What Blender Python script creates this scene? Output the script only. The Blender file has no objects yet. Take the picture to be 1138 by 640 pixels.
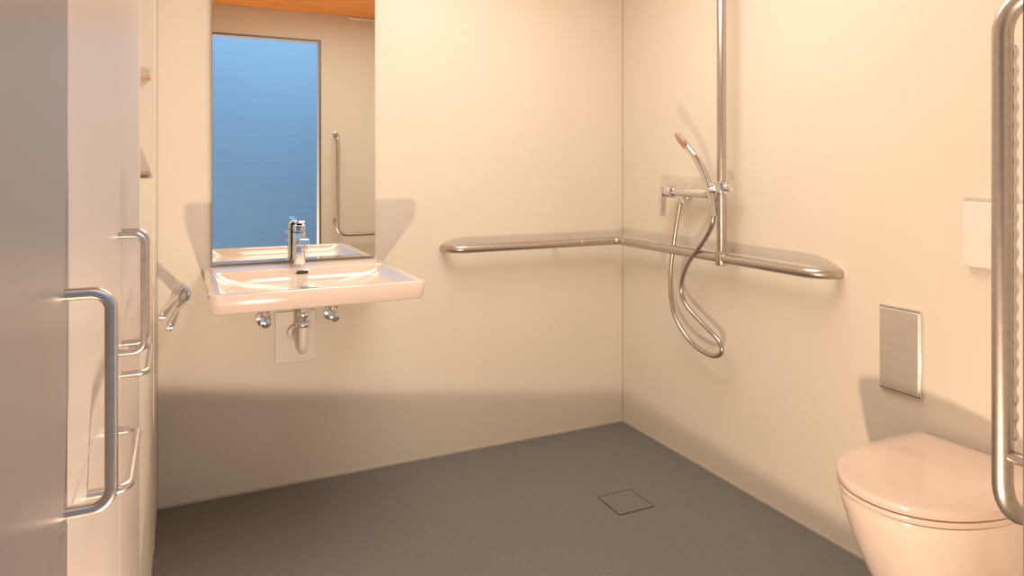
import bpy, math
from mathutils import Vector, Matrix
scene=bpy.context.scene
try:
    scene.view_settings.view_transform='Standard'
except Exception: pass
A=math.radians(25.5)
# ---------------------------------------------------------------- materials
def mat(name,col,rough=0.5,metal=0.0,noise=0.0,nscale=8.0,bump=0.0,bscale=200.0,coat=0.0,stretch=None,spec=None):
    m=bpy.data.materials.new(name); m.use_nodes=True
    nt=m.node_tree; b=nt.nodes['Principled BSDF']
    b.inputs['Base Color'].default_value=(*col,1); b.inputs['Roughness'].default_value=rough
    b.inputs['Metallic'].default_value=metal
    if coat: b.inputs['Coat Weight'].default_value=coat; b.inputs['Coat Roughness'].default_value=0.08
    if spec is not None: b.inputs['Specular IOR Level'].default_value=spec
    tc=nt.nodes.new('ShaderNodeTexCoord'); mp=nt.nodes.new('ShaderNodeMapping')
    nt.links.new(tc.outputs['Object'],mp.inputs['Vector'])
    if stretch: mp.inputs['Scale'].default_value=stretch
    if noise>0:
        n=nt.nodes.new('ShaderNodeTexNoise'); n.inputs['Scale'].default_value=nscale; n.inputs['Detail'].default_value=4
        nt.links.new(mp.outputs['Vector'],n.inputs['Vector'])
        r=nt.nodes.new('ShaderNodeValToRGB')
        r.color_ramp.elements[0].position=0.3; r.color_ramp.elements[1].position=0.7
        r.color_ramp.elements[0].color=(*[c*(1-noise) for c in col],1)
        r.color_ramp.elements[1].color=(*[min(1,c*(1+noise)) for c in col],1)
        nt.links.new(n.outputs['Fac'],r.inputs['Fac']); nt.links.new(r.outputs['Color'],b.inputs['Base Color'])
    if bump>0:
        n2=nt.nodes.new('ShaderNodeTexNoise'); n2.inputs['Scale'].default_value=bscale
        nt.links.new(mp.outputs['Vector'],n2.inputs['Vector'])
        bp=nt.nodes.new('ShaderNodeBump'); bp.inputs['Strength'].default_value=bump; bp.inputs['Distance'].default_value=0.002
        nt.links.new(n2.outputs['Fac'],bp.inputs['Height']); nt.links.new(bp.outputs['Normal'],b.inputs['Normal'])
    return m
M_wall=mat('wall_panel_beige',(0.76,0.70,0.60),0.40,noise=0.012,nscale=3)
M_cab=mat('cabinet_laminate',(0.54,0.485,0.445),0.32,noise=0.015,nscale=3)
M_cab_shade=mat('cabinet_laminate_shade',(0.215,0.198,0.192),0.32,noise=0.015,nscale=3)  # darker copy of the laminate; shade on the near section put into its colour
M_jamb=mat('joint_dark',(0.06,0.05,0.045),0.6,noise=0.02)
M_seal=mat('seal_beige',(0.52,0.47,0.40),0.6,noise=0.03)
M_floor=mat('floor_vinyl_grey',(0.178,0.178,0.168),0.6,noise=0.05,nscale=60,bump=0.05,bscale=350,spec=0.35)
M_wood=mat('ceiling_wood_orange',(0.80,0.30,0.06),0.5,noise=0.22,nscale=5,stretch=(1,14,1))
M_shelf=mat('shelf_wood',(0.58,0.40,0.27),0.5,noise=0.2,nscale=5,stretch=(14,1,1))
M_blue=mat('blue_wall_paint',(0.17,0.37,0.68),0.6,noise=0.05,nscale=3,stretch=(0.6,1,9))
M_steel=mat('brushed_stainless',(0.56,0.51,0.46),0.34,1.0,noise=0.06,nscale=90,stretch=(1,1,1))
M_brush=mat('brushed_plate',(0.80,0.75,0.68),0.33,0.65,noise=0.04,nscale=6,stretch=(1,1,60))
M_chrome=mat('chrome',(0.80,0.79,0.78),0.08,1.0,noise=0.01)
M_mirror=mat('mirror_glass',(0.86,0.88,0.86),0.0,1.0)
M_cer=mat('white_ceramic',(0.83,0.71,0.63),0.12,noise=0.005,coat=0.5)
M_lid=mat('toilet_lid_plastic',(0.78,0.63,0.55),0.16,noise=0.005,coat=0.4)
M_plas=mat('white_plastic',(0.80,0.76,0.70),0.35,noise=0.01)
# ---------------------------------------------------------------- mesh helpers
def mk(name,verts,faces,m,smooth=False):
    me=bpy.data.meshes.new(name); me.from_pydata([tuple(v) for v in verts],[],faces); me.update()
    me.validate()
    o=bpy.data.objects.new(name,me); scene.collection.objects.link(o); me.materials.append(m)
    if smooth:
        for p in me.polygons: p.use_smooth=True
        try: me.set_sharp_from_angle(angle=math.radians(42))
        except Exception: pass
    return o
def box(name,lo,hi,m,bev=0.0,seg=3):
    x0,y0,z0=lo;x1,y1,z1=hi
    v=[(x0,y0,z0),(x1,y0,z0),(x1,y1,z0),(x0,y1,z0),(x0,y0,z1),(x1,y0,z1),(x1,y1,z1),(x0,y1,z1)]
    f=[(0,3,2,1),(4,5,6,7),(0,1,5,4),(1,2,6,5),(2,3,7,6),(3,0,4,7)]
    o=mk(name,v,f,m)
    if bev>0:
        md=o.modifiers.new('bev','BEVEL'); md.width=bev; md.segments=seg; md.limit_method='NONE'
        for p in o.data.polygons: p.use_smooth=True
        try: o.data.set_sharp_from_angle(angle=math.radians(179))
        except Exception: pass
        wn=o.modifiers.new('wn','WEIGHTED_NORMAL')
    return o
def fillet(pts,r,seg=8):
    pts=[Vector(p) for p in pts]; out=[pts[0]]
    for i in range(1,len(pts)-1):
        p=pts[i];a=(pts[i-1]-p);b=(pts[i+1]-p)
        rr=r[i-1] if isinstance(r,(list,tuple)) else r
        d=min(rr,a.length*0.97 if i==1 else a.length*0.49,b.length*0.97 if i==len(pts)-2 else b.length*0.49)
        pa=p+a.normalized()*d; pb=p+b.normalized()*d
        for k in range(seg+1):
            t=k/seg
            w=math.sqrt(0.5)
            den=(1-t)**2+2*w*t*(1-t)+t*t
            out.append((pa*(1-t)**2+p*2*w*t*(1-t)+pb*t*t)/den)
    out.append(pts[-1]); return out
def catmull(pts,n=10):
    P=[Vector(p) for p in pts]; P=[2*P[0]-P[1]]+P+[2*P[-1]-P[-2]]; out=[]
    for i in range(1,len(P)-2):
        for k in range(n):
            t=k/n
            out.append(0.5*((2*P[i])+(-P[i-1]+P[i+1])*t+(2*P[i-1]-5*P[i]+4*P[i+1]-P[i+2])*t*t+(-P[i-1]+3*P[i]-3*P[i+1]+P[i+2])*t**3))
    out.append(P[-2]); return out
def sweep(name,pts,r,m,n=16,flat=1.0):
    pts=[Vector(p) for p in pts]; N=len(pts)
    R=r if isinstance(r,(list,tuple)) else [r]*N
    T=[]
    for i in range(N):
        a=pts[max(0,i-1)];b=pts[min(N-1,i+1)]; T.append((b-a).normalized())
    up=Vector((0,0,1)) if abs(T[0].z)<0.9 else Vector((1,0,0))
    nrm=(up-T[0]*up.dot(T[0])).normalized(); verts=[];faces=[]
    for i in range(N):
        if i>0:
            nrm=(nrm-T[i]*nrm.dot(T[i])).normalized()
        bi=T[i].cross(nrm)
        for k in range(n):
            a=2*math.pi*k/n; verts.append(pts[i]+(nrm*math.cos(a)*flat+bi*math.sin(a))*R[i])
    for i in range(N-1):
        for k in range(n):
            k2=(k+1)%n; faces.append((i*n+k,i*n+k2,(i+1)*n+k2,(i+1)*n+k))
    faces.append(tuple(range(n))[::-1]); faces.append(tuple((N-1)*n+k for k in range(n)))
    return mk(name,verts,faces,m,True)
def cyl(name,a,b,r,m,n=32,r2=None):
    a=Vector(a);b=Vector(b);d=(b-a);L=d.length;e=min(0.12*r,L*0.2)
    u=d.normalized(); r2=r if r2 is None else r2
    return sweep(name,[a,a+u*e*0.3,a+u*e,b-u*e,b-u*e*0.3,b],[r-e,r-e*0.3,r,r2,r2-e*0.3,r2-e],m,n)
def loft(name,rings,m,cap0=True,cap1=True):
    n=len(rings[0]);v=[];f=[]
    for r in rings: v+=list(r)
    for i in range(len(rings)-1):
        for k in range(n):
            k2=(k+1)%n; f.append((i*n+k,i*n+k2,(i+1)*n+k2,(i+1)*n+k))
    if cap0: f.append(tuple(range(n))[::-1])
    if cap1: f.append(tuple((len(rings)-1)*n+k for k in range(n)))
    return mk(name,v,f,m,True)
def rrect(cx,cy,hx,hy,r,z,seg=8,rear=None):
    out=[]; rear=r if rear is None else rear
    for (sx,sy,a0) in ((1,1,0),(-1,1,90),(-1,-1,180),(1,-1,270)):
        rr=rear if sy>0 else r
        for k in range(seg+1):
            a=math.radians(a0+90*k/seg)
            out.append(Vector((cx+sx*(hx-rr)+rr*math.cos(a),cy+sy*(hy-rr)+rr*math.sin(a),z)))
    return out
def group(name,parts,loc):
    e=bpy.data.objects.new(name,None); e.empty_display_size=0.05; e.location=loc; scene.collection.objects.link(e)
    for p in parts:
        p.parent=e; p.matrix_parent_inverse=Matrix.Translation(-Vector(loc))
    return e
# ---------------------------------------------------------------- room
XR=1.878; YB=2.727; XL=-0.075; YF=0.465; ZC=2.27; XD=0.88
box('wall_back',(XL-0.4,YB,0),(XR+0.12,YB+0.12,ZC),M_wall)
box('wall_right',(XR,YF-0.15,0),(XR+0.12,YB,ZC),M_wall)
box('wall_front',(XD,YF-0.13,0),(XR,YF,ZC),M_wall)
box('wall_front_lintel',(XL-0.0,YF-0.13,2.077),(XD,YF,ZC),M_wall)
box('floor',(-1.6,-2.2,-0.1),(3.0,YB+0.12,0),M_floor)
box('ceiling',(XL-0.4,YF-0.13,ZC),(XR+0.12,YB+0.12,ZC+0.1),M_wood)
# left wall with niche
NY0,NY1=1.60,2.42
box('wall_left',(XL-0.36,NY1,0),(XL,YB,ZC),M_wall)
parts=[box('carcass_back',(XL-0.36,-0.4,0),(XL-0.30,NY1,ZC),M_cab),
 box('carcass',(XL-0.30,-0.4,0.0),(XL-0.022,NY0-0.004,ZC),M_jamb),
 box('niche_base',(XL-0.30,NY0,0),(XL-0.002,NY1,1.165),M_wall),
 box('side_panel',(XL-0.30,NY0-0.004,1.16),(XL,NY0+0.014,ZC),M_wall),
 box('shelf_low',(XL-0.045,2.38,1.175),(XL-0.008,NY1,1.185),M_shelf),
 box('shelf_high',(XL-0.045,2.38,1.468),(XL-0.008,NY1,1.478),M_shelf)]
cols=[(-0.4,0.120,M_cab_shade),(0.123,0.6025,M_cab_shade),(0.6055,1.083,M_cab),(1.086,NY0-0.006,M_cab)]
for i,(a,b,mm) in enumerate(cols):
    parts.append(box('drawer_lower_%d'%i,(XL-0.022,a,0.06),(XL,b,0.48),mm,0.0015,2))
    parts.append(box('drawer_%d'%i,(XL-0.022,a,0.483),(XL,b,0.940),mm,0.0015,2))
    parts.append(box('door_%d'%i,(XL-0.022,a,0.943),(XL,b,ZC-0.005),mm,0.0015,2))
def pull(name,p0,p1,out=0.034,r=0.0045):
    p0=Vector(p0);p1=Vector(p1);o=Vector((out,0,0))
    return sweep(name,fillet([p0,p0+o,p1+o,p1],0.013),r,M_steel,14)
for i,(y,o) in enumerate(((0.588,0.029),(1.062,0.030),(1.118,0.031))):
    parts.append(pull('pull_vertical_%d'%i,(XL,y,0.951),(XL,y,1.108),o))
for i,y in enumerate((0.72,1.115)):
    parts.append(pull('pull_horizontal_%d'%i,(XL,y,0.908),(XL,y+0.16,0.908),0.032))
group('built_in_cabinet',parts,(XL-0.15,0.7,0))
# trims
box('trim_1',(XR-0.003,YB-0.003,0),(XR,YB,ZC),M_seal)
box('trim_2',(XL,YB-0.003,0),(XL+0.003,YB,ZC),M_seal)
box('baseboard_back',(XL,YB-0.004,0),(XR-0.004,YB,0.007),M_seal)
box('baseboard_right',(XR-0.004,YF,0),(XR,YB-0.006,0.007),M_seal)
M_frame=mat('door_frame_dark',(0.16,0.14,0.12),0.4,0.5,noise=0.02)
box('trim_3',(XD-0.006,YF-0.006,0),(XD+0.006,YF+0.003,2.083),M_frame)
box('trim_4',(XL,YF-0.006,2.071),(XD-0.006,YF+0.003,2.083),M_frame)
# corridor outside
box('wall_corridor_blue',(-1.6,-1.75,0),(3.0,-1.65,3.0),M_blue)
# ---------------------------------------------------------------- floor drain
fd=[]
cx,cy,h=1.436,2.069,0.073
fd.append(box('drain_cover',(cx-h+0.003,cy-h+0.003,-0.001),(cx+h-0.003,cy+h-0.003,0.0016),M_floor))
g=0.0035
fd.append(box('slot_1',(cx-h,cy-h,0),(cx+h,cy-h+g,0.0018),M_jamb)); fd.append(box('slot_2',(cx-h,cy+h-g,0),(cx+h,cy+h,0.0018),M_jamb))
fd.append(box('slot_3',(cx-h,cy-h+g,0),(cx-h+g,cy+h-g,0.0018),M_jamb)); fd.append(box('slot_4',(cx+h-g,cy-h+g,0),(cx+h,cy+h-g,0.0018),M_jamb))
group('floor_drain',fd,(cx,cy,0))
# ---------------------------------------------------------------- mirror
mx0,mx1=0.103,0.694
group('bathroom_mirror',[box('mirror_backing',(mx0+0.002,YB-0.010,0.849),(mx1-0.002,YB,1.988),M_jamb),
 box('mirror_glass',(mx0,YB-0.014,0.847),(mx1,YB-0.010,1.99),M_mirror)],(0.4,YB,1.4))
# ---------------------------------------------------------------- sink
sx0,sx1=0.072,0.706; syb=YB-0.001; syf=2.105; zt=0.838
scx=(sx0+sx1)/2; shx=(sx1-sx0)/2
def sr(ins,z,r=0.03,dy=0.0,insf=None):
    f=ins if insf is None else insf
    y0=syf+f; return rrect(scx,(syb+y0)/2,shx-ins,(syb-y0)/2,r,z,8,0.004)
bx,by,bhx,bhy=scx,syf+0.240,shx-0.030,0.215
rings=[sr(0.20,0.742,0.03,insf=0.24),sr(0.17,0.746,0.03,insf=0.20),sr(0.13,0.774,0.03,insf=0.13),sr(0.09,0.780,0.03,insf=0.08),sr(0.012,0.781,0.03),sr(0.006,0.783,0.03),sr(0.003,0.788,0.03),sr(0.0,0.832,0.03),sr(0.001,0.836,0.029),sr(0.004,zt,0.026),
 rrect(bx,by,bhx+0.004,bhy+0.004,0.030,zt,8),rrect(bx,by,bhx+0.001,bhy+0.001,0.030,zt-0.001,8),rrect(bx,by,bhx-0.003,bhy-0.003,0.030,zt-0.005,8),
 rrect(bx,by,bhx-0.018,bhy-0.015,0.035,zt-0.020,8),rrect(bx,by,bhx-0.030,bhy-0.025,0.04,zt-0.027,8),rrect(bx,by+0.002,bhx-0.05,bhy-0.04,0.04,zt-0.032,8),
 rrect(bx,by+0.02,bhx-0.13,bhy-0.09,0.04,zt-0.040,8),rrect(bx,by+0.05,0.035,0.035,0.033,zt-0.047,8)]
basin=loft('basin',rings,M_cer)
drain=cyl('basin_waste',(bx,by+0.05,zt-0.049),(bx,by+0.05,zt-0.042),0.03,M_chrome)
ofl=sweep('overflow_slot',fillet([(bx-0.02,by+bhy-0.012,zt-0.013),(bx+0.02,by+bhy-0.012,zt-0.013)],0.001),0.0060,M_jamb,12)
ofr=sweep('overflow_ring',fillet([(bx-0.023,by+bhy-0.007,zt-0.013),(bx+0.023,by+bhy-0.007,zt-0.013)],0.001),0.0088,M_chrome,12)
# faucet
fx,fy=scx+0.004,2.645
f1=cyl('faucet_base',(fx,fy,zt),(fx,fy,zt+0.006),0.026,M_chrome)
f2=loft('faucet_body',[rrect(fx,fy,0.022,0.022,0.008,zt+0.005,5),rrect(fx,fy,0.021,0.021,0.008,zt+0.03,5),rrect(fx,fy,0.021,0.021,0.008,zt+0.118,5),rrect(fx,fy,0.018,0.018,0.007,zt+0.121,5)],M_chrome)
def obox(name,c,hs,rot,m,b=0.003):
    o=box(name,(-hs[0],-hs[1],-hs[2]),hs,m,b)
    M=Matrix.Translation(Vector(c))@rot.to_4x4()
    o.data.transform(M); return o
Rx=lambda d:Matrix.Rotation(math.radians(d),3,'X')
Ry=lambda d:Matrix.Rotation(math.radians(d),3,'Y')
f3=obox('faucet_spout',(fx,fy-0.07,zt+0.088),(0.017,0.06,0.011),Rx(-8),M_chrome)
f4=cyl('faucet_aerator',(fx,fy-0.115,zt+0.085),(fx,fy-0.115,zt+0.065),0.011,M_chrome)
f5=loft('faucet_cap',[rrect(fx,fy,0.020,0.020,0.008,zt+0.124,5),rrect(fx,fy,0.021,0.021,0.008,zt+0.146,5),rrect(fx,fy,0.015,0.015,0.006,zt+0.150,5)],M_chrome)
f6=obox('faucet_lever',(fx,fy-0.020,zt+0.156),(0.012,0.045,0.004),Rx(-8),M_chrome)
group('wash_basin',[basin,drain,ofl,ofr],(scx,2.42,0.8))
group('basin_faucet',[f1,f2,f3,f4,f5,f6],(fx,fy,zt))
# under sink
pp=[box('access_plate',(0.318,YB-0.008,0.462),(0.468,YB,0.655),M_plas,0.003),
 cyl('tailpiece',(bx,2.52,0.742),(bx,2.52,0.625),0.015,M_chrome),
 cyl('bottle_cup',(bx,2.52,0.655),(bx,2.52,0.637),0.025,M_chrome),
 cyl('slip_nut',(bx,2.52,0.69),(bx,2.52,0.670),0.020,M_chrome),
 sweep('waste_pipe',fillet([(bx,2.52,0.64),(bx,2.52,0.550),(bx,2.60,0.550),(bx,2.62,0.575),(bx,YB-0.006,0.575)],0.03),0.016,M_plas,20),
 cyl('wall_collar',(bx,YB-0.03,0.575),(bx,YB-0.006,0.575),0.030,M_plas)]
group('basin_siphon',pp,(bx,2.6,0.6))
for i,x in enumerate((0.277,0.522)):
    q=[cyl('rosette',(x,YB-0.012,0.635),(x,YB,0.635),0.027,M_chrome),
       cyl('valve_body',(x,YB-0.065,0.635),(x,YB-0.012,0.635),0.012,M_chrome),
       cyl('valve_knob',(x,YB-0.090,0.635),(x,YB-0.060,0.635),0.018,M_chrome),
       cyl('valve_outlet',(x,YB-0.045,0.635),(x,YB-0.045,0.68),0.007,M_chrome),
       sweep('supply_hose',catmull([(x,YB-0.045,0.675),(x+(0.02 if i==0 else -0.02),YB-0.055,0.71),(x+(0.06 if i==0 else -0.06),YB-0.075,0.732)],8),0.005,M_steel,10)]
    group('angle_valve',q,(x,YB,0.635))
# ---------------------------------------------------------------- swing towel arms
tz=0.748; tx=0.003
tp=[cyl('wall_plate',(tx,YB-0.012,tz),(tx,YB,tz),0.03,M_chrome),
    cyl('pivot_post',(tx,YB-0.035,tz-0.028),(tx,YB-0.035,tz+0.028),0.013,M_chrome),
    cyl('pivot_neck',(tx,YB-0.035,tz),(tx,YB-0.01,tz),0.011,M_chrome),
    cyl('arm_1',(tx,YB-0.035,tz+0.016),(-0.052,2.25,tz+0.016),0.0105,M_chrome),
    cyl('arm_2',(tx+0.002,YB-0.035,tz-0.014),(-0.030,2.24,tz-0.014),0.0105,M_chrome)]
group('towel_rail',tp,(tx,YB,tz))
# ---------------------------------------------------------------- handrail
rz=0.862; off=0.075
hp=fillet([(0.985,YB,rz),(0.985,YB-off,rz),(XR-off,YB-off,rz),(XR-off,1.535,rz),(XR,1.535,rz)],[0.075,0.035,0.075],12)
rail=[sweep('rail_tube',hp,0.0175,M_steel,24)]
rail.append(cyl('sleeve_1',(1.60,YB-off,rz),(1.606,YB-off,rz),0.0182,M_chrome))
rail.append(cyl('sleeve_2',(XR-off,2.60,rz),(XR-off,2.594,rz),0.0182,M_chrome))
rail.append(cyl('standoff_1',(1.50,YB-off+0.01,rz),(1.50,YB,rz),0.007,M_steel))
rail.append(cyl('standoff_2',(XR-off+0.01,2.40,rz),(XR,2.40,rz),0.007,M_steel))
py=1.983; px=XR-off
rail.append(cyl('shower_pole',(px,py,rz-0.02),(px,py,2.05),0.0165,M_steel,24))
rail.append(cyl('pole_clamp',(px,py,rz-0.027),(px,py,rz+0.027),0.0215,M_steel,24))
rail.append(sweep('pole_top_mount',fillet([(px,py,2.03),(px,py,2.06),(XR,py,2.06)],0.02),0.0165,M_steel,16))
group('shower_grab_rail',rail,(px,py,rz))
# ---------------------------------------------------------------- shower
mz=1.098; my0,my1=2.315,2.045; mxx=XR-0.062
sh=[cyl('mixer_body',(mxx,my1,mz),(mxx,my0-0.045,mz),0.021,M_chrome),
    cyl('rosette_1',(XR-0.014,2.255,mz+0.004),(XR,2.255,mz+0.004),0.034,M_chrome),
    cyl('rosette_2',(XR-0.014,2.105,mz+0.004),(XR,2.105,mz+0.004),0.034,M_chrome),
    cyl('union_1',(mxx,2.255,mz+0.004),(XR-0.01,2.255,mz+0.004),0.017,M_chrome),
    cyl('union_2',(mxx,2.105,mz+0.004),(XR-0.01,2.105,mz+0.004),0.017,M_chrome),
    cyl('mixer_cap',(mxx,my0-0.047,mz),(mxx,my0,mz),0.026,M_chrome),
    obox('mixer_lever',(mxx-0.015,my0+0.012,mz-0.042),(0.013,0.009,0.062),Ry(4),M_chrome,0.004),
    cyl('outlet',(mxx,2.215,mz-0.045),(mxx,2.215,mz-0.015),0.012,M_chrome)]
group('shower_mixer',sh,(mxx,2.2,mz))
# helper giving world points on a plane parallel to the right wall
def onplane(pxl,pyl,x):
    k=(pxl-569)/772.; s,c=math.sin(A),math.cos(A)
    y=(x*c-k*x*s)/(s+k*c); Z=x*s+y*c
    return Vector((x,y,1.2-(pyl-185)*Z/772.))
hol=[cyl('slider',(px,py,1.098),(px,py,1.145),0.026,M_chrome,24),
     cyl('slider_arm',(px,py,1.122),tuple(onplane(788,212,1.772)),0.014,M_chrome,20),
     cyl('slider_knob',(px-0.0,py-0.02,1.122),(px,py-0.05,1.122),0.014,M_chrome,20)]
hpts=catmull([onplane(794,240,1.785),onplane(789,213,1.775),onplane(783,194,1.765),onplane(774,176,1.748),onplane(764,163,1.735)],8)
n=len(hpts); rad=[0.011+0.004*math.sin(math.pi*min(1,i/(n-1)*0.8)) for i in range(n)]
hol.append(sweep('hand_shower_handle',hpts,rad,M_chrome,18))
hd=(hpts[-1]-hpts[-3]).normalized()
vd=(hpts[-1]-Vector((0,0,1.2))).normalized()
side=hd.cross(vd).normalized()
if side.z>0: side=-side
facedir=(side*0.97-vd*0.22).normalized(); facedir=(facedir-hd*facedir.dot(hd)).normalized()
hc=hpts[-1]+hd*0.034
hol.append(cyl('hand_shower_head',hc-facedir*0.010,hc+facedir*0.006,0.030,M_chrome,32,0.040))
M_spray=mat('spray_face',(0.62,0.36,0.22),0.4,noise=0.05,nscale=300)  # orange reflection on the face put into its colour
hol.append(cyl('spray_face',hc+facedir*0.005,hc+facedir*0.010,0.037,M_spray,32))
hose=[(756,226),(750,262),(745,310),(749,348),(766,378),(788,394),(801,393),(799,379),(779,358),(762,338),(757,318),(765,292),(782,268),(791,250),(793,236)]
xs=[1.816,1.812,1.80,1.79,1.79,1.795,1.80,1.80,1.80,1.795,1.79,1.785,1.785,1.785,1.785]
hp=catmull([onplane(a,b,x) for (a,b),x in zip(hose,xs)],16)
M_hose=mat('hose_metal',(0.50,0.46,0.42),0.28,1.0,noise=0.03)
hol.append(sweep('shower_hose',hp,[0.0092 if i%2 else 0.0082 for i in range(len(hp))],M_hose,12))
group('hand_shower',hol,(px,py,1.12))
# ---------------------------------------------------------------- flush plate + paper box
group('flush_plate',[box('plate_frame',(XR-0.009,1.262,0.548),(XR,1.390,0.792),M_chrome,0.002),
  box('plate_face',(XR-0.0135,1.266,0.553),(XR-0.008,1.386,0.787),M_brush,0.002)],(XR,1.32,0.67))
group('service_box',[box('cover',(XR-0.022,0.985,0.938),(XR,1.140,1.108),M_plas,0.004),
  cyl('knob',(XR-0.026,1.062,1.025),(XR-0.022,1.062,1.025),0.022,M_plas)],(XR,1.06,1.02))
# ---------------------------------------------------------------- toilet
ty=1.072; XT=XR-0.001; tzz=0.010; LS=0.87
def dring(L,hw,z,x_back=XT,n=48,p=2.3,backw=0.8):
    pts=[]; L=L*LS; z=z+tzz
    Ls=L*0.42
    for k in range(7):
        t=k/6; w=hw*(backw+(1-backw)*math.sin(t*math.pi/2)); pts.append(Vector((x_back-Ls*t,ty+w,z)))
    for k in range(1,n):
        a=math.pi/2-math.pi*k/n
        ca,sa=math.cos(a),math.sin(a)
        xx=abs(ca)**(2/p); yy=math.copysign(abs(sa)**(2/p),sa)
        pts.append(Vector((x_back-Ls-(L-Ls)*xx,ty+hw*yy,z)))
    for k in range(7):
        t=1-k/6; w=hw*(backw+(1-backw)*math.sin(t*math.pi/2)); pts.append(Vector((x_back-Ls*t,ty-w,z)))
    return pts[::-1]
def dl(L,hw,z,xb): return dring(L,hw,z,xb,p=2.15,backw=1.0)
bowl=loft('bowl',[dring(0.27,0.10,0.075),dring(0.33,0.120,0.083),dring(0.40,0.140,0.14),dring(0.455,0.157,0.22),dring(0.505,0.172,0.31),dring(0.535,0.180,0.38),dring(0.542,0.182,0.405),dring(0.540,0.181,0.414),dring(0.50,0.16,0.416)],M_cer)
seat=loft('seat',[dl(0.50,0.165,0.416,XR-0.03),dl(0.515,0.184,0.418,XR-0.03),dl(0.519,0.186,0.424,XR-0.03),dl(0.517,0.185,0.431,XR-0.03),dl(0.50,0.175,0.433,XR-0.03)],M_lid)
lid=loft('lid',[dl(0.50,0.17,0.4335,XR-0.025),dl(0.523,0.186,0.435,XR-0.025),dl(0.527,0.188,0.440,XR-0.025),dl(0.527,0.188,0.450,XR-0.025),dl(0.524,0.187,0.4545,XR-0.026),dl(0.515,0.183,0.4575,XR-0.028),dl(0.40,0.13,0.460,XR-0.06),dl(0.2,0.06,0.461,XR-0.14)],M_lid)
group('toilet',[bowl,seat,lid],(XR-0.27,ty,0.3))
# ---------------------------------------------------------------- L grab bar on front wall
gx,gy=0.985,0.552; YG=YF+0.001
gz0,gz1=0.725,1.425
gb=[sweep('bar',fillet([(gx,YG,gz1),(gx,gy,gz1),(gx,gy,gz0),(1.66,gy,gz0),(1.66,YG,gz0)],[0.05,0.06,0.05],10),0.0125,M_steel,24)]
for i,(x,z) in enumerate(((gx,gz1),(1.66,gz0),(gx,0.82))):
    gb.append(cyl('flange_%d'%i,(x,YG,z),(x,YG+0.004,z),0.020,M_steel))
gb.append(cyl('stub',(gx,YG,0.82),(gx,gy,0.82),0.008,M_steel))
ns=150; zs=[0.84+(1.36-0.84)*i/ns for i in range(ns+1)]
gb.append(sweep('reflection_strip',[(gx+0.0065,gy-0.0100,z) for z in zs],[0.0048+0.0014*math.sin(z*2*math.pi/0.024) for z in zs],M_chrome,12))  # wavy strip added to stand in for a reflection in the tube
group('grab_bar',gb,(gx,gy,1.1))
# ---------------------------------------------------------------- curtain rail near ceiling
cr=[sweep('track',[(1.05,0.60,2.225),(1.75,0.60,2.225)],0.010,M_chrome,14),
    sweep('hanger',[(1.12,0.60,2.225),(1.16,0.60,ZC)],0.006,M_chrome,10),
    sweep('hanger_2',[(1.7,0.60,2.225),(1.7,0.60,ZC)],0.006,M_chrome,10)]
group('curtain_rail',cr,(1.4,0.6,2.22))
# ---------------------------------------------------------------- lights
def light(name,typ,loc,energy,col,**k):
    d=bpy.data.lights.new(name,typ); d.energy=energy; d.color=col
    for a,b in k.items(): setattr(d,a,b)
    o=bpy.data.objects.new(name,d); o.location=loc; scene.collection.objects.link(o); return o
sp=light('floor_spot_lamp','SPOT',(0.25,0.44,0.21),74,(1.0,0.71,0.505),spot_size=math.radians(174),spot_blend=0.025,shadow_soft_size=0.03)
az,el=math.radians(92),math.radians(80.9)
dirv=Vector((math.sin(az)*math.cos(el),math.cos(az)*math.cos(el),math.sin(el)))
sp.rotation_euler=dirv.to_track_quat('-Z','Y').to_euler()
a1=light('ceiling_fill','AREA',(0.90,1.72,ZC-0.02),23,(1.0,0.95,0.82),shape='RECTANGLE',size=1.0,size_y=1.0)  # unseen fill, added for soft ambient light in the room
a2=light('corridor_fill','AREA',(0.9,-0.5,2.8),30,(1.0,0.96,0.93),shape='RECTANGLE',size=2.6,size_y=1.0)  # unseen fill, added to brighten the blue wall
a2.rotation_euler=(math.radians(-40),0,0)
w=bpy.data.worlds.new('world'); scene.world=w; w.use_nodes=True
w.node_tree.nodes['Background'].inputs[0].default_value=(0.92,0.89,0.83,1); w.node_tree.nodes['Background'].inputs[1].default_value=0.68
# ---------------------------------------------------------------- camera
cd=bpy.data.cameras.new('camera'); cam=bpy.data.objects.new('camera',cd); scene.collection.objects.link(cam)
cam.location=(0,0,1.2); cam.rotation_euler=(math.radians(90),0,-A)
cd.sensor_width=36; cd.sensor_fit='HORIZONTAL'; cd.lens=36*772/1138.; cd.shift_y=-135/1138.; cd.clip_start=0.02
scene.camera=cam
